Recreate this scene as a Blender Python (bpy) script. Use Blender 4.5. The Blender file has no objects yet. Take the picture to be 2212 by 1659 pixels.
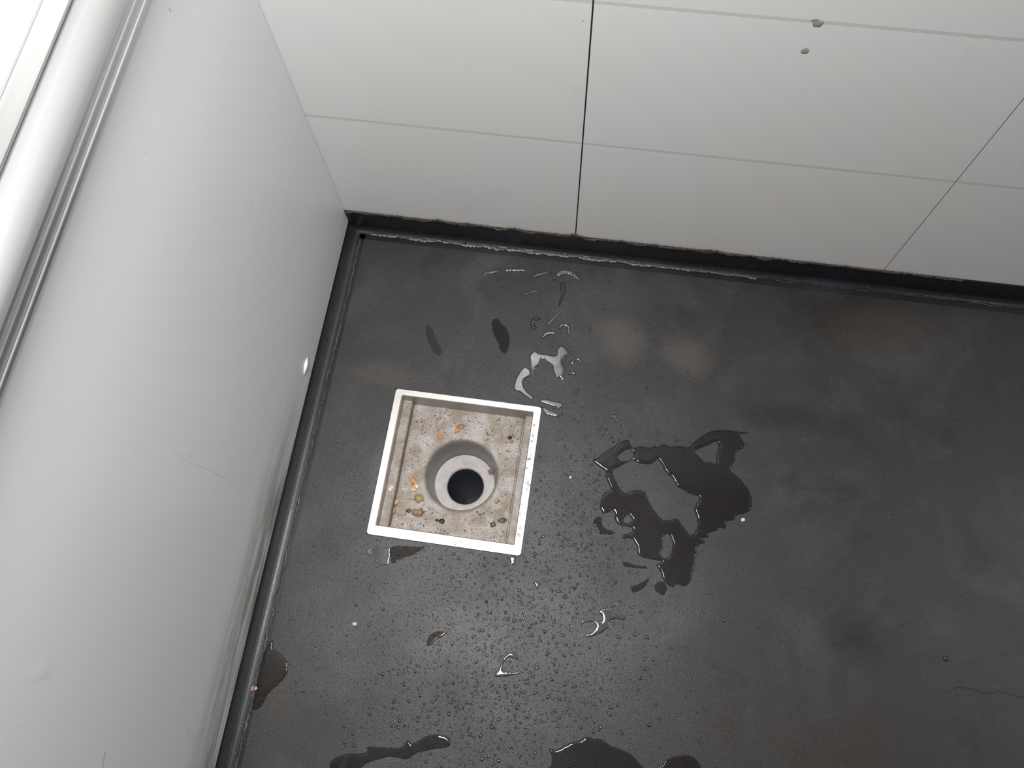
import bpy, bmesh, math, random
import numpy as np
from mathutils import Vector, Matrix, Euler, noise
from mathutils.geometry import delaunay_2d_cdt

# ------------------------------------------------------------------ camera
scn = bpy.context.scene
F_PX, W_PX, H_PX = 1803.0, 2212.0, 1659.0
CAM = Vector((0.51542, -0.84662, 1.59471))
ROT = Euler((0.351341, 0.032574, 0.145781), 'XYZ')
cd = bpy.data.cameras.new('camera')
cd.sensor_width = 36.0
cd.lens = 36.0 * F_PX / W_PX
cd.clip_start = 0.02
cam = bpy.data.objects.new('camera', cd)
cam.location = CAM
cam.rotation_euler = ROT
scn.collection.objects.link(cam)
scn.camera = cam

# ------------------------------------------------------------------ light and exposure
scn.view_settings.view_transform = 'Standard'
scn.view_settings.look = 'None'
scn.view_settings.gamma = 1.0
scn.view_settings.use_curve_mapping = False
scn.view_settings.exposure = 0.0
world = bpy.data.worlds.new('world')
scn.world = world
world.use_nodes = True
world.node_tree.nodes['Background'].inputs[0].default_value = (0.5, 0.52, 0.55, 1)
world.node_tree.nodes['Background'].inputs[1].default_value = 0.15


def room_light(name, loc, sx, sy, power, col=(1, 0.985, 0.972), rot=(0, 0, 0)):
    l = bpy.data.lights.new(name, 'AREA')
    l.shape = 'RECTANGLE'
    l.size, l.size_y, l.energy, l.color = sx, sy, power, col
    o = bpy.data.objects.new(name, l)
    o.location = loc
    o.rotation_euler = rot
    scn.collection.objects.link(o)
    return o


room_light('lamp_over_drain', (0.27, -0.54, 1.92), 0.28, 0.62, 35)
room_light('lamp_on_right', (2.45, -0.38, 2.05), 0.25, 0.50, 9)
room_light('panel_fill_light', (3.35, -0.42, 1.30), 1.20, 0.75, 9, (0.96, 0.98, 1.0), (0, math.pi / 2, 0))  # added fill from the right for the left panel; no window there

# ------------------------------------------------------------------ measures
XL = -0.0258      # face of the left panel
YB = 0.0423       # face of the tiled back wall
HL = 0.025        # bottom edge of the left panel
HB = 0.0677       # bottom edge of the tiles
J1, J2 = 0.4681, 1.0938
TW = J2 - J1
Z1, TH = 0.3799, 0.3159
RX0, RX1, RY0, RH = -1.6, 3.4, -3.4, 2.6
M3 = ROT.to_matrix()


def at(px, py, z=0.0):
    """point of the photograph -> point at height z"""
    w = M3 @ Vector(((px - W_PX / 2) / F_PX, -(py - H_PX / 2) / F_PX, -1))
    t = (z - CAM.z) / w.z
    return CAM + w * t


def at_x(px, py, x):
    w = M3 @ Vector(((px - W_PX / 2) / F_PX, -(py - H_PX / 2) / F_PX, -1))
    return CAM + w * ((x - CAM.x) / w.x)


def at_y(px, py, y):
    w = M3 @ Vector(((px - W_PX / 2) / F_PX, -(py - H_PX / 2) / F_PX, -1))
    return CAM + w * ((y - CAM.y) / w.y)


# ------------------------------------------------------------------ materials
def srgb(r, g, b):
    f = lambda c: ((c / 255 + 0.055) / 1.055) ** 2.4 if c / 255 > 0.04045 else c / 255 / 12.92
    return (f(r), f(g), f(b), 1)


class Mat:
    def __init__(s, name):
        s.m = bpy.data.materials.new(name)
        s.m.use_nodes = True
        s.t = s.m.node_tree
        s.b = s.t.nodes['Principled BSDF']
        s.out = s.t.nodes['Material Output']
        s.tc = s.n('ShaderNodeTexCoord')

    def n(s, typ, **kw):
        x = s.t.nodes.new(typ)
        for k, v in kw.items():
            if hasattr(x, k):
                setattr(x, k, v)
            else:
                x.inputs[k.replace('_', ' ')].default_value = v
        return x

    def l(s, a, b):
        s.t.links.new(a, b)

    def set(s, **kw):
        for k, v in kw.items():
            s.b.inputs[k.replace('_', ' ')].default_value = v
        return s

    def coord(s, scale=(1, 1, 1), kind='Object'):
        mp = s.n('ShaderNodeMapping')
        mp.inputs['Scale'].default_value = scale
        s.l(s.tc.outputs[kind], mp.inputs[0])
        return mp.outputs[0]

    def noise(s, scale, detail=3, rough=0.55, vec=None, dist=0.0):
        x = s.n('ShaderNodeTexNoise')
        x.inputs['Scale'].default_value = scale
        x.inputs['Detail'].default_value = detail
        x.inputs['Roughness'].default_value = rough
        x.inputs['Distortion'].default_value = dist
        s.l(vec if vec else s.coord(), x.inputs['Vector'])
        return x.outputs['Fac']

    def ramp(s, fac, a, b, c0=(0, 0, 0, 1), c1=(1, 1, 1, 1)):
        x = s.n('ShaderNodeValToRGB')
        x.color_ramp.elements[0].position, x.color_ramp.elements[1].position = a, b
        x.color_ramp.elements[0].color, x.color_ramp.elements[1].color = c0, c1
        s.l(fac, x.inputs[0])
        return x.outputs[0]

    def mix(s, fac, a, b):
        x = s.n('ShaderNodeMix', data_type='RGBA')
        for v, i in ((fac, 0), (a, 6), (b, 7)):
            if hasattr(v, 'is_linked'):
                s.l(v, x.inputs[i])
            else:
                x.inputs[i].default_value = v
        return x.outputs[2]

    def math(s, op, a, b=0.0, clamp=False):
        x = s.n('ShaderNodeMath', operation=op, use_clamp=clamp)
        for v, i in ((a, 0), (b, 1)):
            if hasattr(v, 'is_linked'):
                s.l(v, x.inputs[i])
            else:
                x.inputs[i].default_value = v
        return x.outputs[0]

    def bump(s, h, strength, dist):
        x = s.n('ShaderNodeBump')
        x.inputs['Strength'].default_value = strength
        x.inputs['Distance'].default_value = dist
        s.l(h, x.inputs['Height'])
        s.l(x.outputs[0], s.b.inputs['Normal'])

    def maprange(s, v, a, b, c, d):
        x = s.n('ShaderNodeMapRange')
        s.l(v, x.inputs[0])
        for i, k in enumerate((a, b, c, d)):
            x.inputs[i + 1].default_value = k
        return x.outputs[0]

    def xyz(s):
        x = s.n('ShaderNodeSeparateXYZ')
        s.l(s.tc.outputs['Object'], x.inputs[0])
        return x.outputs

    def blob(s, px, py, r, wob=0.5, stretch=(1, 1), soft=0.0):
        """a stain lying on the floor where the photograph shows it; 1 in its middle, 0 outside"""
        c = at(px, py)
        mp = s.n('ShaderNodeMapping', vector_type='POINT')
        sx, sy = stretch
        mp.inputs['Scale'].default_value = (1 / sx, 1 / sy, 0)
        mp.inputs['Location'].default_value = (-c.x / sx, -c.y / sy, 0)
        s.l(s.tc.outputs['Object'], mp.inputs[0])
        ln = s.n('ShaderNodeVectorMath', operation='LENGTH')
        s.l(mp.outputs[0], ln.inputs[0])
        d = s.math('ADD', ln.outputs[1], s.math('MULTIPLY', s.math('SUBTRACT', s.noise(7, 4), 0.5), wob * r * 2))
        return s.maprange(d, r * (0.35 + soft * -0.35), r * 1.1, 1, 0)


def epoxy(name, base, brown, stains=True):
    m = Mat(name)
    big = m.ramp(m.noise(3.2, 5, 0.6), 0.38, 0.66)
    col = m.mix(big, base, brown)
    pale = m.ramp(m.noise(5.5, 6, 0.62, None, 0.6), 0.50, 0.70)
    col = m.mix(m.math('MULTIPLY', pale, 0.75), col, tuple(1.9 * c for c in base[:3]) + (1,))
    blot = m.ramp(m.noise(9, 4, 0.6, m.coord((1, 1, 1)), 0.4), 0.56, 0.72)
    col = m.mix(m.math('MULTIPLY', blot, 0.55), col, (0.012, 0.0115, 0.011, 1))
    rough = m.maprange(m.noise(6, 4, 0.6), 0.32, 0.68, 0.27, 0.43)
    if stains:
        for px, py, r, wob, st, c, k in (
                (1345, 735, 0.055, 0.7, (1.1, 1.2), (0.082, 0.070, 0.058, 1), 0.6),
                (1490, 770, 0.055, 0.8, (1.3, 0.9), (0.082, 0.069, 0.057, 1), 0.6),
                (1850, 1385, 0.055, 0.9, (1.2, 1), (0.008, 0.008, 0.008, 1), 0.75),
                (1830, 680, 0.12, 0.6, (1.5, 0.7), (0.016, 0.013, 0.011, 1), 0.8),
                (1720, 900, 0.06, 0.9, (2.2, 0.6), (0.014, 0.012, 0.010, 1), 0.7),
                (1930, 720, 0.08, 0.8, (1.8, 0.9), (0.050, 0.041, 0.035, 1), 0.5),
                (830, 810, 0.06, 0.9, (2.0, 0.5), (0.055, 0.047, 0.040, 1), 0.6),
                (815, 1010, 0.025, 0.8, (0.6, 3.0), (0.060, 0.052, 0.046, 1), 0.6),
                (600, 1500, 0.05, 0.7, (0.6, 2.0), (0.035, 0.028, 0.022, 1), 0.6),
                (1270, 1240, 0.04, 0.8, (1.3, 0.9), (0.018, 0.018, 0.018, 1), 0.5),
                (1750, 1600, 0.16, 0.9, (1.8, 0.8), (0.030, 0.025, 0.021, 1), 0.6),
                (800, 1560, 0.07, 0.9, (1.6, 0.8), (0.013, 0.012, 0.011, 1), 0.6)):
            f = m.math('MULTIPLY', m.blob(px, py, r, wob, st), k)
            col = m.mix(f, col, c)
    spk = m.ramp(m.noise(480, 2, 0.6), 0.69, 0.74)  # floor glints, painted into the colour as pale specks
    col = m.mix(m.math('MULTIPLY', spk, 0.7), col, (0.34, 0.33, 0.315, 1))
    pit = m.ramp(m.noise(260, 2, 0.6), 0.26, 0.33, (1, 1, 1, 1), (0, 0, 0, 1))
    col = m.mix(m.math('MULTIPLY', pit, 0.6), col, (0.008, 0.008, 0.008, 1))
    m.l(col, m.b.inputs['Base Color'])
    m.l(rough, m.b.inputs['Roughness'])
    h = m.math('ADD', m.noise(430, 3, 0.7), m.math('MULTIPLY', m.ramp(m.noise(260, 1), 0.62, 0.75), 0.7))
    m.bump(h, 0.8 if stains else 0.3, 0.0006)
    m.set(Specular_IOR_Level=0.34)
    return m.m


M_FLOOR = epoxy('dark_epoxy', (0.0245, 0.0252, 0.0275, 1), (0.0285, 0.0265, 0.0255, 1))
M_COVE = epoxy('cove_epoxy', (0.011, 0.012, 0.0145, 1), (0.014, 0.0135, 0.014, 1), False)


def mk_tile():
    m = Mat('white_tile')
    c = m.mix(m.ramp(m.noise(2.2, 3), 0.42, 0.7), (0.69, 0.693, 0.685, 1), (0.70, 0.685, 0.665, 1))
    smear = m.ramp(m.noise(4.5, 5, 0.65, m.coord((1.6, 1, 0.8))), 0.62, 0.80)
    c = m.mix(m.math('MULTIPLY', smear, 0.22), c, (0.40, 0.37, 0.34, 1))
    spk = m.ramp(m.noise(90, 1, 0.4, m.coord((1.6, 1, 0.8))), 0.81, 0.84)
    c = m.mix(m.math('MULTIPLY', spk, 0.5), c, (0.30, 0.24, 0.20, 1))
    m.l(c, m.b.inputs['Base Color'])
    m.l(m.maprange(m.noise(9, 3), 0.3, 0.7, 0.28, 0.42), m.b.inputs['Roughness'])
    m.bump(m.noise(3, 2), 0.08, 0.01)
    return m.m


def mk_panel():
    m = Mat('grey_white_panel')
    x, y, z = m.xyz()
    c = m.mix(m.ramp(m.noise(2.5, 3, 0.5, m.coord((1, 0.7, 1))), 0.4, 0.65), (0.665, 0.675, 0.685, 1), (0.68, 0.675, 0.68, 1))
    # grime rubbed along the lower edge, thicker towards the room's front
    low = m.maprange(z, HL + 0.025, HL + 0.14, 1.0, 0.0)
    along = m.maprange(y, -0.60, -0.36, 1.0, 0.15)
    st = m.noise(16, 4, 0.6, m.coord((1, 0.35, 3.2)), 0.3)
    g = m.math('MULTIPLY', m.math('MULTIPLY', m.ramp(st, 0.30, 0.56), low), along, True)
    c = m.mix(m.math('MULTIPLY', g, 0.9), c, (0.20, 0.18, 0.155, 1))
    spot = m.ramp(m.noise(110, 1, 0.4, m.coord((1, 0.8, 0.5))), 0.80, 0.84)
    c = m.mix(m.math('MULTIPLY', spot, 0.6), c, (0.26, 0.19, 0.16, 1))
    m.l(c, m.b.inputs['Base Color'])
    m.set(Roughness=0.38)
    dent = m.math('ADD', m.noise(2.4, 2), m.math('MULTIPLY', m.ramp(m.noise(24, 1, 0.4, m.coord((1, 1.4, 0.5))), 0.70, 0.85), 0.25))
    m.bump(dent, 0.12, 0.012)
    return m.m


def plain(name, col, rough=0.5, metal=0.0, bump=None, var=0.12):
    m = Mat(name)
    a = tuple(max(0, c * (1 - var)) for c in col[:3]) + (1,)
    b = tuple(min(1, c * (1 + var)) for c in col[:3]) + (1,)
    m.l(m.mix(m.ramp(m.noise(60 if bump is None else bump[0], 3), 0.3, 0.7), a, b), m.b.inputs['Base Color'])
    m.set(Roughness=rough, Metallic=metal)
    if bump:
        m.bump(m.noise(bump[0], 3), bump[1], bump[2])
    return m.m


def mk_alu(name, metal, r0, k=1.0):
    m = Mat(name)
    br = m.noise(30, 3, 0.6, m.coord((6, 0.15, 6)))
    m.l(m.mix(br, (0.74 * k, 0.745 * k, 0.755 * k, 1), (0.80 * k, 0.80 * k, 0.80 * k, 1)), m.b.inputs['Base Color'])
    m.set(Metallic=metal)
    m.l(m.maprange(br, 0.3, 0.7, r0, r0 + 0.06), m.b.inputs['Roughness'])
    return m.m


def mk_steel(name, dirt):
    m = Mat(name)
    c = m.mix(m.noise(120, 3, 0.6, m.coord((0.2, 1, 1))), (0.44, 0.42, 0.405, 1), (0.54, 0.515, 0.50, 1))
    metal, rough = 1.0, m.maprange(m.noise(140, 3), 0.3, 0.7, 0.40, 0.52)
    if dirt:
        c = m.mix(m.noise(120, 3, 0.6, m.coord((0.2, 1, 1))), (0.33, 0.31, 0.292, 1), (0.39, 0.367, 0.346, 1))
        film = m.ramp(m.noise(24, 5, 0.65), 0.38, 0.60)
        c = m.mix(m.math('MULTIPLY', film, 0.9), c, (0.225, 0.182, 0.138, 1))
        gr = m.ramp(m.noise(150, 3, 0.7), 0.60, 0.70)
        c = m.mix(m.math('MULTIPLY', gr, 0.8), c, (0.11, 0.08, 0.052, 1))
        mt = m.maprange(m.math('MAXIMUM', m.math('MULTIPLY', film, 0.8), gr), 0, 1, 0.40, 0.12)
        m.l(mt, m.b.inputs['Metallic'])
        m.bump(m.noise(260, 3, 0.65), 0.9, 0.0018)
    else:
        sm = m.ramp(m.noise(20, 4, 0.6), 0.60, 0.70)
        c = m.mix(m.math('MULTIPLY', sm, 0.45), c, (0.40, 0.32, 0.265, 1))
        m.set(Metallic=metal)
        m.bump(m.noise(200, 2), 0.08, 0.0006)
    m.l(c, m.b.inputs['Base Color'])
    m.l(rough, m.b.inputs['Roughness'])
    return m.m


def mk_water(name, tint, ior=1.42, rough=0.04):
    m = Mat(name)
    m.t.nodes.remove(m.b)
    tr = m.n('ShaderNodeBsdfTransparent')
    tr.inputs[0].default_value = tint
    gl = m.n('ShaderNodeBsdfGlossy')
    gl.inputs['Roughness'].default_value = rough
    fr = m.n('ShaderNodeFresnel')
    fr.inputs[0].default_value = ior
    mx = m.n('ShaderNodeMixShader')
    m.l(fr.outputs[0], mx.inputs[0])
    m.l(tr.outputs[0], mx.inputs[1])
    m.l(gl.outputs[0], mx.inputs[2])
    m.l(mx.outputs[0], m.out.inputs[0])
    return m.m


M_TILE, M_PANEL, M_ALU = mk_tile(), mk_panel(), mk_alu('satin_aluminium', 1.0, 0.27)
M_BUMP = mk_alu('satin_aluminium_bumper', 0.74, 0.33)
M_FLANGE = mk_alu('satin_aluminium_flange', 0.9, 0.36, 0.92)  # same aluminium, base darkened for the dim reflection on the flats
M_JOINT = plain('dark_joint', (0.035, 0.034, 0.032), 0.8)
M_GROUT = plain('grey_grout', (0.55, 0.545, 0.535), 0.7, bump=(300, 0.3, 0.0005), var=0.06)
M_STEEL, M_PAN = mk_steel('brushed_steel', False), mk_steel('soiled_steel', True)
M_DARK = plain('pipe_dark', (0.060, 0.064, 0.076), 0.6)
M_CUP = mk_steel('cup_steel', False)
M_SEAT = plain('pale_seat', (0.62, 0.60, 0.59), 0.35, 0.15)
M_PLASTER = plain('painted_plaster', (0.55, 0.55, 0.54), 0.7)
M_CEIL = plain('ceiling_paint', (0.60, 0.60, 0.60), 0.8)
M_WATER = mk_water('dark_water', (0.60, 0.58, 0.56, 1), 1.38)
M_CLEAR = mk_water('clear_water', (0.95, 0.95, 0.95, 1), 1.90)
M_BEAD = mk_water('bead_water', (0.84, 0.84, 0.84, 1), 1.75, 0.12)
M_DAMP = mk_water('damp_film', (0.62, 0.61, 0.60, 1), 1.12, 0.2)
M_FAINT = mk_water('faint_damp_film', (0.80, 0.79, 0.78, 1), 1.12, 0.2)
M_WHITE = plain('white_plastic', (0.80, 0.78, 0.74), 0.35)
M_HOLE = plain('grey_plug', (0.27, 0.265, 0.255), 0.8)
M_GRIME = plain('brown_grime', (0.085, 0.062, 0.045), 0.9, bump=(500, 0.6, 0.001), var=0.6)
M_CRACK = plain('crack_dark', (0.010, 0.010, 0.010), 0.7)


def food(name, col):
    return plain(name, col, 0.4, bump=(400, 0.3, 0.0006), var=0.25)


M_FOOD = {'orange': food('orange_scrap', (0.46, 0.20, 0.065)), 'yellow': food('yellow_scrap', (0.42, 0.31, 0.13)),
          'olive': food('olive_scrap', (0.27, 0.22, 0.075)), 'brown': food('brown_scrap', (0.24, 0.15, 0.085)),
          'black': food('black_scrap', (0.018, 0.016, 0.014)), 'pink': food('pinkish_scrap', (0.42, 0.25, 0.18)),
          'pale': food('pale_scrap', (0.62, 0.52, 0.40)), 'moss': food('dark_olive_scrap', (0.075, 0.068, 0.035))}


# ------------------------------------------------------------------ object helpers
def obj(name, bm, mats, parent=None, smooth=False):
    me = bpy.data.meshes.new(name)
    bm.normal_update()
    bm.to_mesh(me)
    bm.free()
    for mm in (mats if isinstance(mats, (list, tuple)) else [mats]):
        me.materials.append(mm)
    if smooth:
        for p in me.polygons:
            p.use_smooth = True
    o = bpy.data.objects.new(name, me)
    scn.collection.objects.link(o)
    if parent:
        o.parent = parent
    return o


def empty(name, loc=(0, 0, 0)):
    o = bpy.data.objects.new(name, None)
    o.location = loc
    o.empty_display_size = 0.05
    scn.collection.objects.link(o)
    return o


def tag(o, label=None, cat=None, group=None, kind=None):
    for k, v in (('label', label), ('category', cat), ('group', group), ('kind', kind)):
        if v:
            o[k] = v
    return o


def box(bm, lo, hi, mi=0):
    vs = [bm.verts.new((x, y, z)) for x in (lo[0], hi[0]) for y in (lo[1], hi[1]) for z in (lo[2], hi[2])]
    for f in ((0, 1, 3, 2), (4, 6, 7, 5), (0, 4, 5, 1), (2, 3, 7, 6), (0, 2, 6, 4), (1, 5, 7, 3)):
        bm.faces.new([vs[i] for i in f]).material_index = mi


def extrude_profile(bm, prof, axis, a, b, mats=None, closed=True, segs=1):
    """prof: list of (u, z). axis 'y': u is x; axis 'x': u is y"""
    rows = []
    for k in range(segs + 1):
        t = a + (b - a) * k / segs
        rows.append([bm.verts.new((u, t, z) if axis == 'y' else (t, u, z)) for u, z in prof])
    n = len(prof)
    for k in range(segs):
        for i in range(n if closed else n - 1):
            j = (i + 1) % n
            f = bm.faces.new((rows[k][i], rows[k][j], rows[k + 1][j], rows[k + 1][i]))
            if mats:
                f.material_index = mats[i]
    if closed:
        bm.faces.new(rows[0])
        bm.faces.new(list(reversed(rows[-1])))
    bmesh.ops.recalc_face_normals(bm, faces=bm.faces)


def lathe(bm, prof, seg=72, c=(0, 0)):
    rings = []
    for r, z in prof:
        rings.append([bm.verts.new((c[0] + r * math.cos(2 * math.pi * k / seg), c[1] + r * math.sin(2 * math.pi * k / seg), z)) for k in range(seg)])
    for a, b in zip(rings, rings[1:]):
        for k in range(seg):
            bm.faces.new((a[k], a[(k + 1) % seg], b[(k + 1) % seg], b[k]))
    return rings


# ------------------------------------------------------------------ room shell
DX0, DX1, DY0, DY1 = 0.1459, 0.4459, -0.6169, -0.3169     # outer edge of the drain
CR = 0.030                                                 # cove radius
YU = YB + 0.004                                            # upstand faces
XU = XL - 0.006

bm = bmesh.new()
xs, ys = [RX0, DX0 - 0.0006, DX1 + 0.0006, RX1], [RY0, DY0 - 0.0006, DY1 + 0.0006, 0.30]
g = [[bm.verts.new((x, y, 0)) for x in xs] for y in ys]
for j in range(3):
    for i in range(3):
        if (i, j) != (1, 1):
            bm.faces.new((g[j][i], g[j][i + 1], g[j + 1][i + 1], g[j + 1][i]))
r = bmesh.ops.extrude_edge_only(bm, edges=[e for e in bm.edges if e.is_boundary and all(DX0 - .01 < v.co.x < DX1 + .01 and DY0 - .01 < v.co.y < DY1 + .01 for v in e.verts)])
for v in r['geom']:
    if isinstance(v, bmesh.types.BMVert):
        v.co.z = -0.004
floor = tag(obj('floor', bm, M_FLOOR), 'dark grey epoxy floor wet with water drops and puddles', kind='structure')

# back wall: columns of large white tiles with dark upright joints and shallow level grooves
bm = bmesh.new()
G, GD = 0.0034, 0.00006
prof = [(YB + 0.010, HB), (YB + 0.0006, HB), (YB, HB + 0.0008)]
mats = [0, 0]
k = 0
while Z1 + k * TH < RH - 0.05:
    z = Z1 + k * TH
    prof += [(YB, z - G - 0.0001), (YB + GD, z - G), (YB + GD, z + G), (YB, z + G + 0.0001)]
    mats += [0, 0, 1, 0]
    k += 1
prof += [(YB, RH), (YB + 0.010, RH)]
mats += [0, 0, 0]
x = J1 - 4 * TW
cols = []
while x < RX1:
    a, b = max(x, RX0) + 0.0013, min(x + TW, RX1) - 0.0013
    if b > a:
        extrude_profile(bm, prof, 'x', a, b, mats)
    x += TW
box(bm, (RX0, YB + 0.0042, HB + 0.001), (RX1, YB + 0.12, RH), 2)
wall_back = tag(obj('wall_back', bm, [M_TILE, M_GROUT, M_JOINT]), kind='structure')
for px, py, r, flat in ((1760, 43, 0.0045, 0.8), (1767, 51, 0.0062, 1.2), (1739, 110, 0.0066, 0.8)):
    c = at_y(px, py, YB)
    bm = bmesh.new()
    rings = lathe(bm, [(r, 0), (r * 0.9, 0.0004), (r * 0.5, 0.0007), (0.0003, 0.0008)], 20)
    for v in bm.verts:
        a = math.atan2(v.co.y, v.co.x)
        q = 1 + 0.16 * math.sin(2 * a + px) + 0.08 * math.sin(5 * a)
        v.co = Vector((c.x + v.co.x * q, YB - v.co.z, c.z + v.co.y * q * flat))
    tag(obj('wall_plug', bm, M_HOLE, wall_back, True), 'grey plugged drill hole in white tile')

# cove skirting under the tiles (black upstand, rounded foot)
def cove(name, axis, face, top, a, b, sgn, thick, CR):
    prof = [(face + sgn * -0.0 + thick, top), (face, top)]
    n = 10
    for i in range(n + 1):
        t = math.pi / 2 * i / n
        prof.append((face + sgn * CR * (1 - math.cos(t)), CR * (1 - math.sin(t)) + 0.0004))
    prof.append((face + sgn * (CR + 0.012), 0.0004))
    prof.append((face + sgn * (CR + 0.012), -0.003))
    prof.append((face + thick, -0.003))
    bm = bmesh.new()
    extrude_profile(bm, prof, axis, a, b)
    return obj(name, bm, M_COVE)


bb = tag(cove('baseboard_back', 'x', YB - 0.002, HB - 0.0005, XU - 0.02, RX1, -1, 0.05, 0.013), kind='structure')
bl = tag(cove('baseboard_left', 'y', XU, HL + 0.03, RY0, YB, 1, -0.02, 0.030), kind='structure')
rnd = random.Random(4)


def ragged_bead(name, pts_fn, a, b, step, w0, h0, m, parent, jit):
    """a hand-run bead: lumpy half-round strip along a line"""
    bm = bmesh.new()
    rows = []
    t = a
    while t <= b:
        w = w0 * (0.55 + 0.9 * abs(noise.noise(Vector((t * 23, 1.7, w0 * 900))))) * (0.7 + 0.6 * rnd.random())
        off = jit * noise.noise(Vector((t * 31, 9.1, 0))) + jit * 0.5 * (rnd.random() - 0.5)
        h = h0 * (0.4 + 1.0 * rnd.random())
        row = []
        for i in range(6):
            u = i / 5
            row.append(bm.verts.new(pts_fn(t, off + (u - 0.5) * w, h * math.sin(math.pi * u))))
        rows.append(row)
        t += step
    for p, q in zip(rows, rows[1:]):
        for i in range(5):
            bm.faces.new((p[i], q[i], q[i + 1], p[i + 1]))
    bmesh.ops.recalc_face_normals(bm, faces=bm.faces)
    return obj(name, bm, m, parent, True)


M_SEAL = plain('seam_bead', (0.050, 0.048, 0.047), 0.36, bump=(180, 0.6, 0.002), var=0.6)
ragged_bead('seam_bead', lambda t, o, h: (t, 0.0290 + o, 0.0030 + h), 0.02, 0.86, 0.004, 0.010, 0.0022, M_SEAL, bb, 0.003)
ragged_bead('seam_bead', lambda t, o, h: (t, 0.0290 + o, 0.0024 + h), 0.862, RX1, 0.004, 0.006, 0.0010, M_COVE, bb, 0.003)  # fading highlight put into a lower, darker run of the bead
ragged_bead('seam_bead', lambda t, o, h: (0.0015 + o, t, 0.0015 + h), RY0, 0.02, 0.004, 0.005, 0.0022, M_SEAL, bl, 0.004)
ragged_bead('grime_line', lambda t, o, h: (t, YB - 0.0022 + abs(o) * -0.1 - h, HB + 0.0005 + o), XU, 1.25, 0.0022, 0.013, 0.0022, M_GRIME, bb, 0.008)

# left panel: low partition hanging clear of the floor, white top
bm = bmesh.new()
box(bm, (XL - 0.30, RY0, HL), (XL, YB - 0.0005, 0.976))
box(bm, (XL - 0.30, RY0, 0.976), (XL - 0.0112, YB - 0.0005, 1.003))
wall_left = obj('wall_left', bm, M_PANEL)
bv = wall_left.modifiers.new('edge', 'BEVEL')
bv.width, bv.segments = 0.002, 3
tag(wall_left, kind='structure')

# raised white lip low on the panel
c = at_x(660, 790, XL)
bm = bmesh.new()
rows = []
for i in range(15):
    u = i / 14
    yy = c.y + (u - 0.5) * 0.036
    zz = c.z + 0.006 * math.sin(math.pi * u) - 0.003 + 0.003 * (u - 0.5)
    w = 0.0095 * (0.75 + 0.25 * math.sin(math.pi * u))
    d = 0.0052 * math.sin(math.pi * min(1, max(0.04, u)))
    rows.append([bm.verts.new(p) for p in ((XL - 0.001, yy, zz + w / 2), (XL + d * 0.8, yy, zz + w * 0.42), (XL + d, yy, zz), (XL + d * 0.8, yy, zz - w * 0.42), (XL - 0.001, yy, zz - w / 2))])
for p, q in zip(rows, rows[1:]):
    for i in range(4):
        bm.faces.new((p[i], p[i + 1], q[i + 1], q[i]))
bmesh.ops.recalc_face_normals(bm, faces=bm.faces)
tag(obj('raised_lip', bm, M_WHITE, wall_left, True), 'small white curved lip sticking out of the panel')

# scuffs on the panel
M_SCUFF = plain('brown_scuff', (0.47, 0.43, 0.38), 0.6, var=0.2)


def scuff(name, pts, w):
    P = [at_x(x, y, XL) for x, y in pts]
    bm = bmesh.new()
    rows = []
    for a, b in zip(P, P[1:]):
        for k in range(8):
            p = a.lerp(b, k / 8)
            ww = w * (0.35 + 0.9 * rnd.random())
            rows.append([bm.verts.new((XL + 0.00004, p.y, p.z + ww)), bm.verts.new((XL + 0.0003, p.y, p.z)), bm.verts.new((XL + 0.00004, p.y, p.z - ww))])
    for a, b in zip(rows, rows[1:]):
        for i in range(2):
            bm.faces.new((a[i], b[i], b[i + 1], a[i + 1]))
    bmesh.ops.recalc_face_normals(bm, faces=bm.faces)
    return obj(name, bm, M_SCUFF, wall_left, True)


scuff('scuff_mark', [(372, 975), (395, 990), (414, 1000), (438, 1009), (456, 1018), (478, 1028), (501, 1042)], 0.0011)
scuff('scuff_mark', [(404, 1572), (408, 1590), (416, 1593), (428, 1586), (446, 1566)], 0.0013)
scuff('scuff_mark', [(561, 855), (572, 885), (585, 905), (596, 925)], 0.0009)
scuff('scuff_mark', [(228, 1624), (224, 1640), (222, 1659)], 0.0016)

# rest of the room, behind and beside the camera
bm = bmesh.new()
box(bm, (RX0 - 0.1, RY0, -0.01), (RX0, YB + 0.1, RH))
tag(obj('wall_west', bm, M_PLASTER), kind='structure')
bm = bmesh.new()
box(bm, (RX1, RY0, -0.01), (RX1 + 0.1, YB + 0.1, RH))
tag(obj('wall_right', bm, M_PLASTER), kind='structure')
bm = bmesh.new()
box(bm, (RX0 - 0.1, RY0 - 0.1, -0.01), (RX1 + 0.1, RY0, RH))
tag(obj('wall_front', bm, M_PLASTER), kind='structure')
bm = bmesh.new()
box(bm, (RX0 - 0.1, RY0 - 0.1, RH), (RX1 + 0.1, YB + 0.12, RH + 0.1))
tag(obj('ceiling', bm, M_CEIL), kind='structure')

# ------------------------------------------------------------------ aluminium rail on the left panel
rail = tag(empty('aluminium_rail', (XL, -0.6, 0.866)),
           'satin aluminium rail with a rounded front running along the top of the grey left panel', 'rail')
Y0R, Y1R = RY0 + 0.002, YB - 0.002


def rail_part(name, prof, mat=M_ALU, smooth=False):
    bm = bmesh.new()
    extrude_profile(bm, [(u, z - 0.866) for u, z in prof], 'y', Y0R + 0.6, Y1R + 0.6)
    o = obj(name, bm, mat, rail)
    if smooth:
        for p in o.data.polygons:
            p.use_smooth = abs(p.normal.y) < 0.5
    return o


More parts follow.
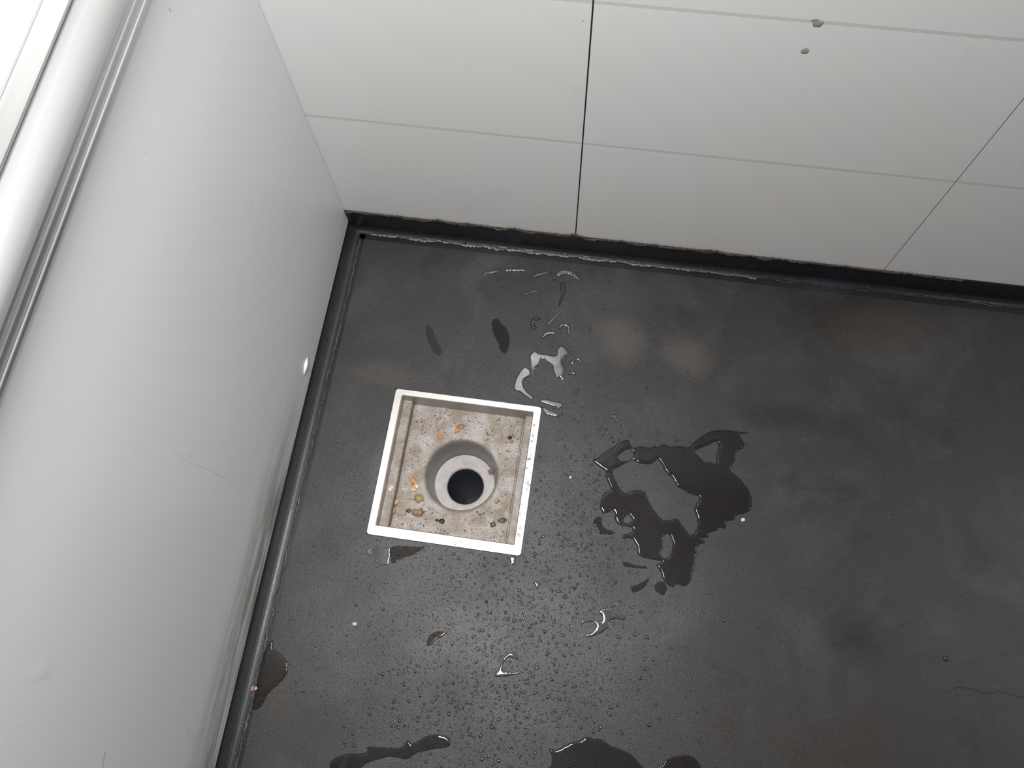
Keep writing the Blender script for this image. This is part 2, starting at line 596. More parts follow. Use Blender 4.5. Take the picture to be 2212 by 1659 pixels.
lo = [(0, 0.866), (0.0035, 0.868)]
for z in (0.8765, 0.8915, 0.9045):
    lo += [(0.0035, z - 0.0014), (0.0052, z - 0.0010), (0.0064, z), (0.0060, z + 0.0012), (0.0048, z + 0.0020), (0.0035, z + 0.0022)]
lo += [(0.0035, 0.9155), (0, 0.9155)]
rail_part('lower_flange', lo, M_FLANGE)
hr = []
for i in range(65):
    t = -math.pi / 2 + math.pi * i / 64
    hr.append((0.0015 + 0.028 * math.cos(t), 0.9435 + 0.0278 * math.sin(t)))
rail_part('rounded_bumper', [(0, 0.9157)] + hr + [(0, 0.9713)], M_BUMP, smooth=True)
rail_part('upper_flange', [(0, 0.9716), (0.003, 0.9716), (0.003, 0.977), (0.0080, 0.9785), (0.0078, 0.9805), (-0.0030, 0.9940), (-0.0046, 0.9940),
                           (-0.0052, 0.9955), (-0.0052, 0.9970), (-0.0106, 1.0036), (-0.0106, 0.9775), (0, 0.9775)])

# ------------------------------------------------------------------ floor drain
drain = tag(empty('floor_drain', (0.296, -0.467, 0)),
            'square stainless steel floor drain with an open round outlet sunk in the dark floor', 'floor drain')
OX, OY = 0.296, -0.467
IX0, IX1, IY0, IY1 = 0.1614 - OX, 0.4296 - OX, -0.5965 - OY, -0.3305 - OY
ex0, ex1, ey0, ey1 = DX0 - OX, DX1 - OX, DY0 - OY, DY1 - OY
ZP, ZL = -0.046, -0.027     # pan and ledge levels
FT = 0.0016


def rounded_rect(x0, x1, y0, y1, r, n=5):
    pts = []
    for cx, cy, a0 in ((x1 - r, y1 - r, 0), (x0 + r, y1 - r, 90), (x0 + r, y0 + r, 180), (x1 - r, y0 + r, 270)):
        for i in range(n + 1):
            a = math.radians(a0 + 90 * i / n)
            pts.append((cx + r * math.cos(a), cy + r * math.sin(a)))
    return pts


bm = bmesh.new()
wob = random.Random(2)
outer = rounded_rect(ex0, ex1, ey0, ey1, 0.006)
inner = rounded_rect(IX0, IX1, IY0, IY1, 0.0012)
loops = [[bm.verts.new((x, y, -0.003)) for x, y in outer],
         [bm.verts.new((x, y, FT - 0.0008)) for x, y in outer],
         [bm.verts.new((x * 0.995, y * 0.995, FT)) for x, y in outer],
         [bm.verts.new((x + math.copysign(0.0016, x), y + math.copysign(0.0016, y), FT)) for x, y in inner],
         [bm.verts.new((x, y, FT - 0.0013)) for x, y in inner],
         [bm.verts.new((x, y, ZP - 0.004)) for x, y in inner]]
for a, b in zip(loops, loops[1:]):
    for i in range(len(a)):
        bm.faces.new((a[i], a[(i + 1) % len(a)], b[(i + 1) % len(a)], b[i]))
bmesh.ops.recalc_face_normals(bm, faces=bm.faces)
obj('frame', bm, M_STEEL, drain)

# pan: square to round, dished to the outlet, with a rolled lip
HX, HY = 0.3012 - OX, -0.4650 - OY
bm = bmesh.new()
SEG = 96
PX0, PX1 = IX0 + 0.024, IX1 - 0.020


def sq(a):
    c, s = math.cos(a), math.sin(a)
    tx = ((PX1 if c > 0 else PX0) - HX) / c if abs(c) > 1e-6 else 1e9
    ty = ((IY1 if s > 0 else IY0) - HY) / s if abs(s) > 1e-6 else 1e9
    t = min(tx, ty)
    return HX + t * c, HY + t * s


rings = []
corner = [math.atan2(y - HY, x - HX) for x in (PX0, PX1) for y in (IY0, IY1)]
ang = sorted([2 * math.pi * k / SEG - math.pi for k in range(SEG)] + corner)
SEG = len(ang)
lip = [(0.0800, ZP - 0.0035), (0.0775, ZP - 0.0040), (0.0750, ZP - 0.0050), (0.0728, ZP - 0.0072), (0.0712, ZP - 0.0105), (0.0704, ZP - 0.015), (0.0702, ZP - 0.018)]
rings.append([bm.verts.new((*sq(a), ZP)) for a in ang])
for f in (0.3, 0.65):
    row = []
    for a in ang:
        x, y = sq(a)
        xr, yr = HX + 0.080 * math.cos(a), HY + 0.080 * math.sin(a)
        row.append(bm.verts.new((x + (xr - x) * f, y + (yr - y) * f, ZP - 0.0035 * f)))
    rings.append(row)
for r, z in lip:
    rings.append([bm.verts.new((HX + r * math.cos(a), HY + r * math.sin(a), z)) for a in ang])
for a, b in zip(rings, rings[1:]):
    for k in range(SEG):
        bm.faces.new((a[k], a[(k + 1) % SEG], b[(k + 1) % SEG], b[k]))
bmesh.ops.recalc_face_normals(bm, faces=bm.faces)
pan = obj('pan', bm, M_PAN, drain, True)

# side ledges with the narrow channel beside the pan
for x0, x1, s in ((IX0 + 0.0002, IX0 + 0.018, 1), (IX1 - 0.0155, IX1 - 0.0002, -1)):
    bm = bmesh.new()
    if s > 0:
        pf = [(x0, ZP - 0.004), (x0, ZL), (x1 - 0.002, ZL), (x1, ZL - 0.002), (x1, ZP - 0.006), (PX0 + 0.0005, ZP - 0.006), (PX0 + 0.0005, ZP - 0.008), (x0, ZP - 0.008)]
    else:
        pf = [(x1, ZP - 0.004), (x1, ZL), (x0 + 0.002, ZL), (x0, ZL - 0.002), (x0, ZP - 0.006), (PX1 - 0.0005, ZP - 0.006), (PX1 - 0.0005, ZP - 0.008), (x1, ZP - 0.008)]
    extrude_profile(bm, pf, 'y', IY0, IY1)
    obj('ledge', bm, M_PAN, drain)

# outlet cup, bright sloping seat and the dark pipe below
bm = bmesh.new()
lathe(bm, [(0.0702, ZP - 0.0178), (0.0696, ZP - 0.03), (0.0662, -0.115), (0.0645, -0.128), (0.0632, -0.131)], 96, (HX, HY))
bmesh.ops.recalc_face_normals(bm, faces=bm.faces)
obj('outlet_cup', bm, M_CUP, drain, True)
bm = bmesh.new()
lathe(bm, [(0.0640, -0.1305), (0.0610, -0.1325), (0.0420, -0.1480), (0.0395, -0.151), (0.0388, -0.156)], 96, (HX, HY))
bmesh.ops.recalc_face_normals(bm, faces=bm.faces)
obj('outlet_seat', bm, M_SEAT, drain, True)
bm = bmesh.new()
rg = lathe(bm, [(0.0389, -0.1545), (0.0385, -0.42)], 64, (HX, HY))
bm.faces.new(rg[-1])
bmesh.ops.recalc_face_normals(bm, faces=bm.faces)
obj('waste_pipe', bm, M_DARK, drain, True)

# ------------------------------------------------------------------ scraps of food in the drain
def scrap(px, py, size, kind, label, z=ZP + 0.0004, asp=1.5, rot=0.0, seed=0):
    p = at(px, py, z)
    rr = random.Random(seed * 7 + int(px) * 31 + int(py))
    bm = bmesh.new()
    bmesh.ops.create_icosphere(bm, subdivisions=3, radius=1)
    ox = rr.random() * 50
    for v in bm.verts:
        n = noise.noise(v.co * 1.3 + Vector((ox, 0, 0))) * 0.45 + noise.noise(v.co * 3 + Vector((0, ox, 0))) * 0.18
        v.co *= 1 + n
        v.co.x *= asp
        v.co.z = max(v.co.z, -0.2) * 0.45 + 0.07
        v.co *= size / 2
    o = obj('food_scrap', bm, M_FOOD[kind], None, True)
    o.location = (p.x, p.y, z)
    o.rotation_euler = (0, 0, rot)
    tag(o, label, 'food scrap', 'food scraps in the drain')
    return o


zf = ZP - 0.0035
scrap(950, 943, 0.010, 'orange', 'orange scrap at the upper left of the drain outlet, near its rim', zf, 1.2, 0.4)
scrap(988, 929, 0.009, 'orange', 'tilted orange scrap just above the top of the round outlet', ZP - 0.0025, 1.5, 0.9)
scrap(996, 921, 0.009, 'brown', 'brown stringy scrap touching the orange one above the outlet', ZP - 0.002, 1.8, 0.2)
scrap(894, 1040, 0.010, 'orange', 'slim orange scrap left of the outlet, above the yellow cube', ZP - 0.003, 2.0, -0.7)
scrap(892, 1055, 0.012, 'yellow', 'yellow squarish scrap left of the round outlet', ZP - 0.003, 1.2, -0.3)
scrap(904, 1077, 0.018, 'olive', 'largest olive green scrap, at the lower left of the outlet', ZP - 0.003, 1.0, 1.2)
scrap(899, 1050, 0.007, 'pale', 'pale whitish scrap against the yellow one left of the outlet', ZP - 0.003, 1.6, -0.4)
scrap(857, 1084, 0.013, 'yellow', 'yellow brown scrap caught in the left channel of the drain', ZP - 0.005, 1.3, 1.0)
scrap(849, 1103, 0.013, 'pink', 'pinkish brown scrap in the left channel below the yellow one', ZP - 0.005, 1.1, 0.8)
scrap(848, 1075, 0.010, 'brown', 'reddish brown scrap at the bend of the left channel', ZP - 0.004, 1.5, 0.9)
scrap(843, 1055, 0.012, 'pale', 'pale brown scrap lying on the left ledge of the drain', ZL, 1.2, 1.1)
scrap(903, 1107, 0.017, 'brown', 'broad brown mushy scrap near the lower left corner of the pan', ZP - 0.002, 1.3, 0.2)
scrap(883, 1103, 0.009, 'moss', 'dark olive scrap left of the broad brown mushy one', ZP - 0.002, 1.3, 0.1)
scrap(954, 1126, 0.009, 'black', 'triangular black scrap below the outlet near the front edge', ZP - 0.001, 1.2, 0.0)
scrap(944, 1124, 0.0055, 'black', 'tiny black scrap left of the triangular black one', ZP - 0.001, 1.2, 0.4)
scrap(1102, 945, 0.008, 'black', 'round black scrap near the right channel, upper right of the pan', ZP - 0.001, 1.1, 0.5)
scrap(1105, 954, 0.007, 'brown', 'small brown scrap just under the round black one at upper right', ZP - 0.001, 1.1, 0.9)
scrap(1073, 1083, 0.0075, 'orange', 'lone drop shaped orange scrap right of and below the outlet', ZP - 0.002, 1.3, 1.4)
scrap(1031, 1106, 0.0035, 'black', 'black speck below and right of the outlet', ZP - 0.003, 1.0, 0)
scrap(1065, 1133, 0.010, 'moss', 'dark olive scrap in the lower right quarter of the pan', ZP - 0.001, 1.0, 0.3)
scrap(1086, 1124, 0.009, 'moss', 'stringy dark scrap against the right channel, lower right', ZP - 0.0005, 1.9, 0.3)
scrap(1059, 1019, 0.010, 'brown', 'brown scrap stuck on the right rim inside the outlet cup', -0.118, 0.9, 0.9)

# fine brown silt over the pan: nobody could count it
rs = random.Random(11)
bm = bmesh.new()
n = 0
while n < 480:
    x, y = rs.uniform(PX0 + .003, PX1 - .003), rs.uniform(IY0 + .003, IY1 - .003)
    d = math.hypot(x - HX, y - HY)
    if d < 0.086:
        continue
    if noise.noise(Vector((x * 34, y * 34, 3))) + rs.uniform(-.5, .35) < 0.0:
        continue
    s = rs.choice((0.0006, 0.0008, 0.001, 0.0015))
    f = 1 - min(1, (d - .08) / .05)
    m4 = Matrix.Translation((x + OX, y + OY, ZP - 0.0030 * max(0, f) + s * 0.35)) @ Euler((rs.random(), rs.random(), rs.random() * 6)).to_matrix().to_4x4() @ Matrix.Diagonal((s * rs.uniform(.8, 2), s, s * .6, 1))
    bmesh.ops.create_icosphere(bm, subdivisions=1, radius=1, matrix=m4)
    n += 1
tag(obj('silt', bm, plain('silt_brown', (0.16, 0.12, 0.082), 0.6, var=0.8), None, True), 'fine brown silt scattered over the soiled drain pan', 'silt', kind='stuff')

# ------------------------------------------------------------------ water on the floor
WET = []          # outlines of everything already wet, so that beads keep clear


def inside(loops, x, y):
    c = False
    for L in loops:
        n = len(L)
        k = n - 1
        for i in range(n):
            xi, yi = L[i]
            xk, yk = L[k]
            if (yi > y) != (yk > y) and x < (xk - xi) * (y - yi) / (yk - yi) + xi:
                c = not c
            k = i
    return c


def spline(P, step, jit, seed):
    """closed Catmull-Rom through P, resampled, with a slightly ragged edge"""
    out = []
    n = len(P)
    for i in range(n):
        p0, p1, p2, p3 = (P[(i + k - 1) % n] for k in range(4))
        m = max(2, int((p2 - p1).length / step))
        for k in range(m):
            t = k / m
            q = 0.5 * ((2 * p1) + (p2 - p0) * t + (2 * p0 - 5 * p1 + 4 * p2 - p3) * t * t + (3 * p1 - p0 - 3 * p2 + p3) * t ** 3)
            q = q + jit * Vector((noise.noise(Vector((q.x * 170, q.y * 170, seed))), noise.noise(Vector((q.x * 170, q.y * 170, seed + 9)))))
            out.append((q.x, q.y))
    return out


def puddle(pts, label, group='puddles on the floor', mat=None, h=0.0012, edge=0.0035, name='puddle', off=(0, 0, 1), z=0.0003, cat='puddle', holes=()):
    """film of water: ragged outline, rounded rim, its surface rising over the width `edge`"""
    ox, oy, s = off
    raw = [[at(ox + x / s, oy + y / s).to_2d() for x, y in L] for L in (pts, *holes)]
    cx, cy = sum(p.x for p in raw[0]) / len(pts), sum(p.y for p in raw[0]) / len(pts)
    c2 = Vector((cx, cy))
    xs_, ys_ = [p.x for p in raw[0]], [p.y for p in raw[0]]
    size = max(max(xs_) - min(xs_), max(ys_) - min(ys_))
    step = 0.0011 if size < 0.08 else 0.0020
    if size > 0.10:
        edge, h = edge * 1.6, h * 1.4
    loops = [spline([p - c2 for p in L], step, 0.0009 if size > 0.03 else 0.0005, cx * 50) for L in raw]
    WET.append([[(x + cx, y + cy) for x, y in loops[0]]])
    segs = np.array([(L[i][0], L[i][1], L[(i + 1) % len(L)][0], L[(i + 1) % len(L)][1]) for L in loops for i in range(len(L))])
    ax, ay, dx, dy = segs[:, 0], segs[:, 1], segs[:, 2] - segs[:, 0], segs[:, 3] - segs[:, 1]
    ll = np.maximum(dx * dx + dy * dy, 1e-14)

    def dist(x, y):
        t = np.clip(((x - ax) * dx + (y - ay) * dy) / ll, 0, 1)
        return float(np.sqrt(np.min((ax + t * dx - x) ** 2 + (ay + t * dy - y) ** 2)))

    vs, es, dd = [], [], []
    for L in loops:
        b = len(vs)
        vs += [Vector(p) for p in L]
        dd += [0.0] * len(L)
        es += [(b + i, b + (i + 1) % len(L)) for i in range(len(L))]
    x0, x1, y0, y1 = min(p[0] for p in loops[0]), max(p[0] for p in loops[0]), min(p[1] for p in loops[0]), max(p[1] for p in loops[0])
    row = 0
    y = y0
    while y < y1:
        x = x0 + (row % 2) * step / 2
        while x < x1:
            if inside(loops, x, y):
                d = dist(x, y)
                if d > step * 0.45:
                    vs.append(Vector((x, y)))
            x += step
        y += step * 0.87
        row += 1
    v2, _, f2, _, _, _ = delaunay_2d_cdt(vs, es, [], 0, 1e-6)
    bm = bmesh.new()
    bv_ = []
    for v in v2:
        d = dist(v.x, v.y)
        u = 1 - min(1.0, d / edge)
        bv_.append(bm.verts.new((v.x, v.y, h * math.sqrt(max(0.0, 1 - u * u)))))
    for f in f2:
        gx, gy = sum(v2[i].x for i in f) / 3, sum(v2[i].y for i in f) / 3
        if inside(loops, gx, gy):
            q = [bv_[i] for i in f]
            a = (q[1].co - q[0].co).to_2d()
            b = (q[2].co - q[0].co).to_2d()
            if a.x * b.y - a.y * b.x < 0:
                q.reverse()
            bm.faces.new(q)
    bmesh.ops.delete(bm, geom=[v for v in bm.verts if not v.link_faces], context='VERTS')
    o = obj(name, bm, mat or M_WATER, None, True)
    o.location = (cx, cy, z)
    tag(o, label, cat, group)
    return o


A = (1060, 540, 4.607)
puddle([(385, 1050), (440, 1000), (480, 1025), (560, 1035), (645, 1050), (660, 990), (700, 950), (750, 975), (780, 1040), (722, 1085), (718, 1140), (745, 1185), (722, 1260), (738, 1312), (700, 1275), (650, 1272), (620, 1210), (610, 1155), (560, 1120), (510, 1088), (488, 1140), (440, 1180), (412, 1240), (390, 1160)],
       'pale four-armed puddle between the back wall and the drain corner', mat=M_CLEAR, off=A, h=0.0015, edge=0.0040)
puddle([(780, 1150), (800, 1110), (850, 1072), (895, 1085), (908, 1112), (890, 1135), (868, 1100), (838, 1105), (822, 1145), (805, 1135)],
       'curled drop right of the pale four-armed puddle', mat=M_CLEAR, off=A, h=0.0016, edge=0.0016)
puddle([(775, 1250), (785, 1222), (812, 1208), (840, 1216), (846, 1246), (810, 1238)], 'half-moon drop below the curled drop', mat=M_CLEAR, off=A, h=0.0014, edge=0.0016)
puddle([(508, 885), (522, 845), (560, 815), (640, 815), (638, 840), (575, 848), (530, 878)], 'arched drop above the pale four-armed puddle', mat=M_CLEAR, off=A, h=0.0016, edge=0.0016)
puddle([(672, 785), (690, 742), (740, 732), (792, 758), (782, 832), (762, 838), (762, 775), (722, 762), (692, 785)], 'hooked drop right of and above the arched drop', mat=M_CLEAR, off=A, h=0.0016, edge=0.0016)
puddle([(400, 760), (395, 720), (420, 680), (470, 660), (500, 690), (460, 705), (435, 740), (460, 775), (425, 800)], 'dark ragged drop left of the hooked drop', off=A, h=0.0014, edge=0.0018)
puddle([(700, 592), (640, 640), (560, 738), (575, 748), (652, 655), (698, 612)], 'slim slanting trickle under the wall tiles', mat=M_CLEAR, off=A, h=0.0014, edge=0.0012)
puddle([(690, 340), (735, 330), (745, 410), (720, 480), (690, 560), (675, 540), (700, 450)], 'dark trickle between the wall and the slim slanting one', off=A, h=0.0010, edge=0.0014)
puddle([(392, 1200), (340, 1168), (285, 1220), (245, 1295), (232, 1385), (300, 1420), (335, 1448), (400, 1485), (432, 1470), (372, 1420), (325, 1350), (328, 1290), (392, 1250)],
       'bent trickle joining the pale four-armed puddle to the drain frame', mat=M_CLEAR, off=A, h=0.0016, edge=0.0020)
puddle([(480, 1500), (560, 1490), (705, 1525), (715, 1555), (672, 1592), (640, 1560), (545, 1530)], 'upper finger of water at the drain corner near the wall', mat=M_CLEAR, off=A, h=0.0016, edge=0.0018)
puddle([(515, 1560), (575, 1590), (690, 1640), (660, 1662), (600, 1652), (535, 1625)], 'lower finger of water at the drain corner near the wall', mat=M_CLEAR, off=A, h=0.0016, edge=0.0018)
puddle([(10, 720), (60, 683), (112, 735), (168, 800), (188, 920), (178, 970), (140, 1032), (90, 985), (80, 930), (30, 835)], 'elongated dark wet patch above the drain, left of the pale puddle', mat=M_DAMP, off=A, h=0.0008, edge=0.0020)
Z6 = (900, 500, 2.765)
puddle([(60, 560), (95, 590), (120, 650), (150, 700), (140, 740), (100, 720), (75, 670), (55, 620)], 'faint dark wet patch nearest the left panel', mat=M_FAINT, off=Z6, h=0.0005, edge=0.0015)
for pts, lb in (([(395, 268), (410, 240), (470, 232), (490, 215), (492, 240), (440, 255)], 'thin water streak at the foot of the wall, leftmost'),
                ([(530, 238), (545, 222), (640, 225), (650, 238), (580, 240)], 'thin water streak at the foot of the wall, second from left'),
                ([(690, 275), (715, 255), (775, 240), (780, 252), (720, 272)], 'thin water streak at the foot of the wall, third from left'),
                ([(640, 382), (665, 364), (718, 352), (722, 362), (670, 375)], 'thin water streak below the others, slanting up to the right'),
                ([(830, 255), (870, 232), (930, 240), (975, 280), (960, 290), (905, 258), (850, 268)], 'branched water streak at the foot of the wall, rightmost')):
    puddle(pts, lb, mat=M_CLEAR, off=Z6, h=0.0014, edge=0.0010, group='water streaks at the wall', cat='water streak')

C = (1100, 850, 3.318)
puddle([(690, 560), (640, 522), (598, 480), (645, 452), (690, 412), (740, 385), (790, 350), (850, 332), (872, 372), (895, 390), (940, 376), (1000, 388), (1040, 374), (1070, 384), (1100, 362), (1160, 382), (1215, 374), (1285, 386),
        (1318, 350), (1380, 305), (1450, 270), (1530, 262), (1600, 268), (1720, 284), (1650, 298), (1690, 375), (1630, 425), (1612, 500), (1585, 545), (1640, 600), (1680, 640), (1728, 720), (1738, 820), (1690, 858), (1640, 870), (1610, 905), (1562, 920), (1550, 968), (1505, 960), (1480, 985), (1435, 1000), (1425, 1030), (1375, 1042), (1415, 1072), (1365, 1080), (1345, 1110), (1340, 1170), (1330, 1240), (1312, 1290), (1300, 1345), (1255, 1382), (1200, 1365), (1165, 1388), (1100, 1332), (1085, 1280), (1055, 1235), (1090, 1205),
        (1050, 1195), (1000, 1185), (960, 1178), (920, 1150), (908, 1085), (872, 1040), (815, 1040), (812, 1015), (868, 998), (880, 965), (850, 955), (800, 945), (760, 915), (752, 860), (735, 840), (690, 862), (652, 832), (650, 790), (665, 740), (690, 705), (722, 690), (712, 650), (690, 600)],
       'large dark puddle spreading around a dry patch right of the drain', off=C, h=0.0015, edge=0.0042,
       holes=([(740, 560), (770, 640), (792, 682), (838, 714), (890, 690), (960, 700), (990, 745), (1020, 810), (1095, 902), (1150, 908), (1200, 895), (1250, 960), (1300, 1012), (1342, 972), (1346, 890), (1326, 830), (1362, 745), (1300, 722), (1250, 690), (1205, 668), (1168, 605), (1130, 572), (1100, 520), (1066, 472), (1040, 490), (1000, 508), (930, 500), (890, 478), (850, 494), (790, 524)],
              [(1325, 418), (1365, 395), (1420, 372), (1482, 345), (1500, 385), (1485, 440), (1478, 505), (1440, 490), (1400, 492), (1355, 450)],
              [(1130, 1003), (1105, 1050), (1100, 1110), (1088, 1160), (1120, 1180), (1150, 1160), (1168, 1110), (1166, 1050)],
              [(775, 455), (800, 430), (850, 400), (888, 425), (880, 465), (840, 486), (795, 480)],
              [(815, 905), (850, 872), (876, 895), (868, 925), (835, 930)]))
puddle([(610, 900), (655, 880), (668, 940), (690, 970), (740, 985), (750, 1005), (690, 1012), (640, 1000), (605, 940)], 'curved dark drop on the left of the large dark puddle', off=C, h=0.0014, edge=0.0022)
puddle([(815, 1215), (835, 1208), (900, 1230), (975, 1238), (985, 1255), (900, 1248), (830, 1238)], 'short dark streak below the large dark puddle', off=C, h=0.0012, edge=0.0018)
puddle([(1000, 1330), (975, 1380), (930, 1415), (885, 1425), (870, 1385), (920, 1370), (970, 1340)], 'dark bean-shaped drop below the large dark puddle', off=C, h=0.0016, edge=0.0025)
puddle([(1040, 1400), (1060, 1350), (1110, 1355), (1130, 1400), (1105, 1445), (1070, 1430)], 'beaded dark drop beside the dark bean-shaped one', off=C, h=0.0014, edge=0.0022)
puddle([(715, 168), (735, 150), (768, 158), (778, 190), (762, 212), (752, 180), (725, 178)], 'small hooked drop right of the drain, above the large dark puddle', mat=M_CLEAR, off=C, h=0.0014, edge=0.0014)

D = (1000, 1150, 3.16)
puddle([(960, 520), (925, 540), (945, 570), (938, 610), (895, 600), (815, 598), (808, 640), (828, 618), (885, 612), (905, 635), (870, 690), (805, 700), (870, 712), (930, 690), (990, 650), (1005, 600), (1060, 590), (1095, 600), (1105, 578), (1060, 555), (1015, 552), (1010, 522), (1045, 495), (1050, 440), (1035, 485), (1000, 512)],
       'bright splash of water with thin arms, in front of the large dark puddle', mat=M_CLEAR, off=D, h=0.0019, edge=0.0090)
puddle([(320, 815), (345, 825), (375, 850), (372, 868), (320, 852), (285, 880), (268, 920), (285, 945), (345, 955), (390, 945), (385, 965), (320, 978), (235, 990), (215, 965), (245, 930), (270, 870), (295, 838)],
       'c-shaped water splash in front of the drain', mat=M_CLEAR, off=D, h=0.0019, edge=0.0050)
puddle([(318, 168), (360, 170), (352, 195), (362, 215), (338, 222), (325, 265), (316, 262), (325, 205)], 'pale drip at the front right corner of the drain frame', mat=M_CLEAR, off=D, h=0.0018, edge=0.0020)
puddle([(485, 345), (505, 335), (535, 350), (520, 365), (505, 390), (498, 365)], 'small bright drop right of the pale drip', mat=M_CLEAR, off=D, h=0.0018, edge=0.0018)
puddle([(405, 530), (418, 520), (418, 570), (428, 590), (405, 598), (412, 570)], 'thin upright drop left of the bright splash', mat=M_CLEAR, off=D, h=0.0016, edge=0.0012)
puddle([(728, 600), (750, 630), (745, 665), (720, 685), (735, 655), (735, 630)], 'curved thin drop touching the bright splash on its left', mat=M_CLEAR, off=D, h=0.0016, edge=0.0012)
puddle([(590, 1478), (640, 1482), (720, 1440), (790, 1420), (845, 1392), (890, 1408), (940, 1410), (1000, 1450), (1060, 1475), (1140, 1510), (1200, 1570), (1260, 1640), (1330, 1800), (560, 1800), (560, 1640), (600, 1590), (605, 1530)],
       'widest dark puddle cut by the bottom edge of the photo, below the c-shaped splash', off=D, h=0.0016, edge=0.0034)
puddle([(1390, 1548), (1500, 1522), (1580, 1540), (1640, 1640), (1600, 1720), (1420, 1760), (1320, 1640), (1360, 1590)],
       'dark puddle at the bottom edge, right of the widest one there', off=D, h=0.0014, edge=0.0026)
E_ = (560, 1150, 2.765)
puddle([(1000, 670), (1010, 630), (1040, 600), (1090, 590), (1118, 600), (1100, 620), (1060, 640), (1015, 680)], 'small dark wet spot in front of the drain', off=E_, h=0.0012, edge=0.0024)
puddle([(420, 1400), (450, 1350), (520, 1325), (640, 1315), (650, 1280), (760, 1285), (840, 1285), (890, 1245), (920, 1260), (1000, 1215), (1080, 1205), (1140, 1235), (1130, 1280), (1010, 1300), (930, 1325), (880, 1355), (780, 1340), (700, 1360), (630, 1385), (600, 1410), (480, 1440)],
       'long dark puddle at the bottom edge, nearest the left panel', off=E_, h=0.0014, edge=0.0030)
puddle([(640, 105), (690, 85), (745, 95), (778, 88), (782, 140), (770, 190), (735, 200), (700, 180), (690, 150), (650, 135)],
       'pale water patch by the front left corner of the drain', mat=M_CLEAR, off=E_, h=0.0009, edge=0.0024)
puddle([(782, 92), (840, 80), (960, 85), (1010, 75), (950, 125), (870, 150), (800, 185), (782, 150)],
       'dark wet streak along the front edge of the drain', off=E_, h=0.0006, edge=0.0020)
L8 = (480, 1350, 5.368)
puddle([(585, 175), (597, 225), (592, 275), (660, 320), (730, 390), (768, 450), (765, 525), (735, 590), (700, 640), (620, 715), (570, 760), (510, 830), (465, 930), (385, 985), (345, 950), (385, 800), (430, 560), (470, 400), (520, 250)],
       'thin pointed puddle against the cove under the left panel', off=L8, h=0.0012, edge=0.0024)

# beads of water, too many alike: the largest ones singly, the fine spray as one
SP = []
rw = random.Random(5)


def spray(n, cx, cy, sx, sy, lo_, hi_):
    for _ in range(n):
        SP.append((rw.gauss(cx, sx), rw.gauss(cy, sy), lo_ + (hi_ - lo_) * rw.random() ** 3.2))


spray(1100, 1130, 1340, 130, 140, 0.0022, 0.0070)
spray(900, 1060, 1540, 150, 85, 0.0022, 0.0066)
spray(800, 1250, 1110, 115, 140, 0.0018, 0.0060)
spray(420, 1330, 820, 140, 120, 0.0016, 0.0054)
spray(400, 900, 720, 160, 130, 0.0014, 0.0040)
spray(450, 740, 1320, 110, 200, 0.0014, 0.0042)
spray(520, 1650, 950, 260, 260, 0.0012, 0.0032)
spray(450, 1600, 1400, 240, 150, 0.0012, 0.0038)
spray(200, 1170, 590, 60, 20, 0.0018, 0.0050)
spray(160, 1195, 780, 40, 90, 0.0018, 0.0046)
spray(160, 1310, 1130, 50, 60, 0.0022, 0.0058)


def free(px, py, r=0.0):
    p = at(px, py)
    if p.x < 0.012 + r or p.y > 0.004 - r:
        return None
    if DX0 - r - .002 < p.x < DX1 + r + .002 and DY0 - r - .002 < p.y < DY1 + r + .002:
        return None
    if not (-40 < px < 2252 and 480 < py < 1700):
        return None
    if any(inside(L, p.x + r * ux, p.y + r * uy) for L in WET for ux, uy in ((0, 0), (1, 0), (-1, 0), (0, 1), (0, -1), (.7, .7), (-.7, .7), (.7, -.7), (-.7, -.7))):
        return None
    return p


def bead_mesh(bm, p, d, seed, rings=3, seg=10):
    ex = 0.7 + 0.7 * ((seed * 37 % 100) / 100)
    a0 = (seed * 53 % 100) / 100 * 6.28
    R = d / 2
    hgt = R * 0.62
    rows = []
    for i in range(rings):
        t = math.pi / 2 * i / rings
        row = []
        for k in range(seg):
            a = 2 * math.pi * k / seg
            w = 1 + 0.22 * math.sin(2 * a + a0) + 0.13 * math.sin(3 * a + a0 * 2)
            x, y = R * math.cos(t) * math.cos(a) * w * ex, R * math.cos(t) * math.sin(a) * w / ex
            row.append(bm.verts.new((p[0] + x * math.cos(a0) - y * math.sin(a0), p[1] + x * math.sin(a0) + y * math.cos(a0), p[2] + hgt * math.sin(t))))
        rows.append(row)
    top = bm.verts.new((p[0], p[1], p[2] + hgt))
    for r1, r2 in zip(rows, rows[1:]):
        for k in range(seg):
            bm.faces.new((r1[k], r1[(k + 1) % seg], r2[(k + 1) % seg], r2[k]))
    for k in range(seg):
        bm.faces.new((rows[-1][k], rows[-1][(k + 1) % seg], top))


taken = []


def clear_of(p, d):
    for q, e in taken:
        if (q.x - p.x) ** 2 + (q.y - p.y) ** 2 < ((d + e) * 0.85) ** 2:
            return False
    return True


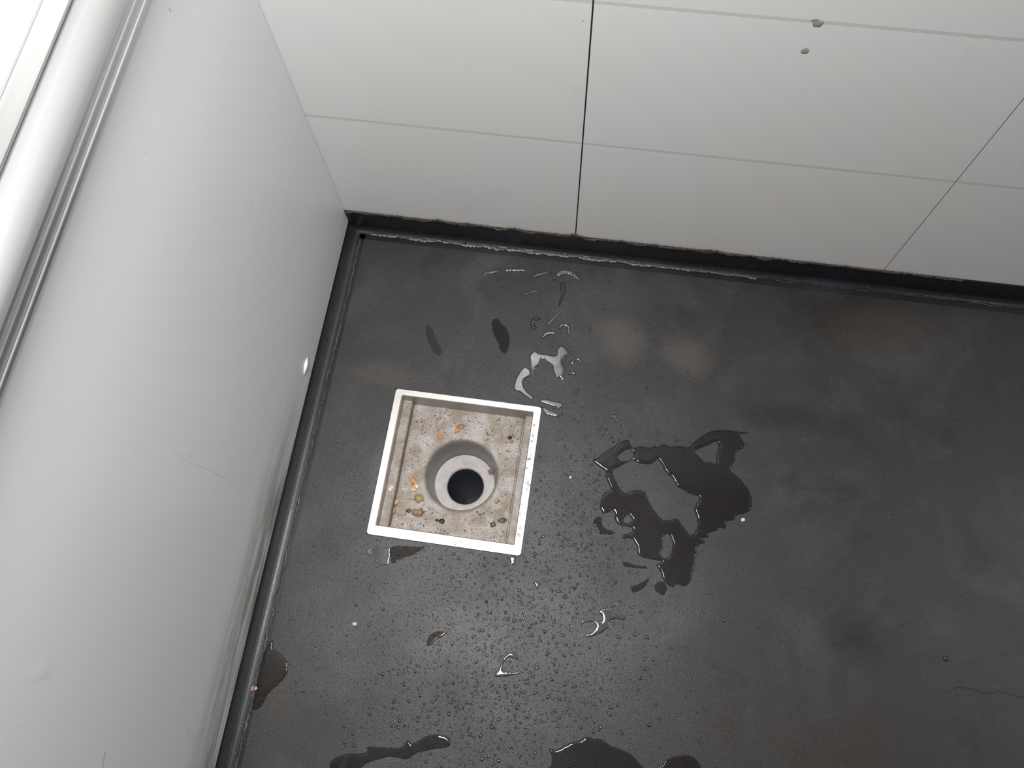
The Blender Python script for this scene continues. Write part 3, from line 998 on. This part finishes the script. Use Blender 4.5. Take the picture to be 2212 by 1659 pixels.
SP.sort(key=lambda s: -s[2])
variants = []
for s in range(8):
    bm = bmesh.new()
    bead_mesh(bm, (0, 0, 0), 1.0, s * 13 + 5, 5, 18)
    me = bpy.data.meshes.new('water_drop')
    bm.to_mesh(me)
    bm.free()
    me.materials.append(M_BEAD)
    for pl in me.polygons:
        pl.use_smooth = True
    variants.append(me)
first, count = None, 0
fine = bmesh.new()
for i, (px, py, d) in enumerate(SP):
    p = free(px, py, d)
    if p is None:
        continue
    if count < 290:
        if not clear_of(p, d):
            continue
        if first is None:
            first = bpy.data.objects.new('water_drop', variants[0])
            tag(first, 'small clear bead of water on the dark floor', 'water drop', 'beads of water on the floor')
            o = first
        else:
            o = first.copy()
            o.data = variants[i % 8]
        scn.collection.objects.link(o)
        o.location = (p.x, p.y, 0.0002)
        o.rotation_euler = (0, 0, rw.random() * 6.28)
        o.scale = (d, d, d)
        taken.append((p, d))
        count += 1
    else:
        bead_mesh(fine, (p.x, p.y, 0.0001), d, i, 3, 8)
tag(obj('fine_spray', fine, M_BEAD, None, True), 'fine spray of tiny water beads over the dark floor', 'water spray', kind='stuff')

rf = random.Random(8)
on_frame = None
for k in range(26):
    side = k < 20
    x = rf.uniform(IX1 + 0.003, ex1 - 0.003) if side else rf.uniform(0.02, ex1 - 0.01)
    y = rf.uniform(ey0 + 0.01, ey1 - 0.03) if side else rf.uniform(ey0 + 0.004, IY0 - 0.004)
    if on_frame is None:
        on_frame = o = bpy.data.objects.new('water_drop', variants[3])
        tag(o, 'tiny bead of water on the steel frame of the drain', 'water drop', 'beads of water on the drain frame')
    else:
        o = on_frame.copy()
        o.data = variants[k % 8]
    scn.collection.objects.link(o)
    o.location = (x + OX, y + OY, FT)
    o.rotation_euler = (0, 0, rf.random() * 6.28)
    d = rf.uniform(0.0026, 0.0060)
    o.scale = (d, d, d)

# ------------------------------------------------------------------ small marks on the floor
def crumb(px, py, size, kind, label):
    o = scrap(px, py, size, kind, label, 0.0002, 1.2, 0.3)
    o.name = 'crumb'
    tag(o, label, 'crumb', 'crumbs on the floor')


crumb(766, 1348, 0.0065, 'pale', 'pale crumb on the dark floor in front of the drain, toward the left panel')
crumb(1605, 1123, 0.0065, 'pale', 'tan crumb right of the large dark puddle')
crumb(548, 1487, 0.010, 'pink', 'reddish crumb stuck on the cove beside the thin pointed puddle')
crumb(2043, 1423, 0.0085, 'black', 'black crumb on the floor at the far right')
crumb(1232, 1031, 0.0045, 'pale', 'tan crumb between the drain and the large dark puddle')

bm = bmesh.new()
cr = [at(x, y, 0.0004) for x, y in ((2000, 1502), (2050, 1492), (2075, 1483), (2100, 1488), (2130, 1498), (2160, 1495), (2185, 1500), (2215, 1508), (2260, 1515), (2330, 1512))]
rows = []
for i in range(len(cr) - 1):
    for s in range(6):
        p = cr[i].lerp(cr[i + 1], s / 6)
        w = 0.0011 * (0.5 + rnd.random()) * min(1, (i * 6 + s) / 14 + 0.15)
        j = (rnd.random() - .5) * 0.0025
        rows.append([bm.verts.new((p.x, p.y + j + w, 0.0003)), bm.verts.new((p.x, p.y + j - w, 0.0003))])
for a, b in zip(rows, rows[1:]):
    bm.faces.new((a[0], a[1], b[1], b[0]))
bmesh.ops.recalc_face_normals(bm, faces=bm.faces)
tag(obj('crack', bm, M_CRACK, floor), 'thin dark crack in the floor')
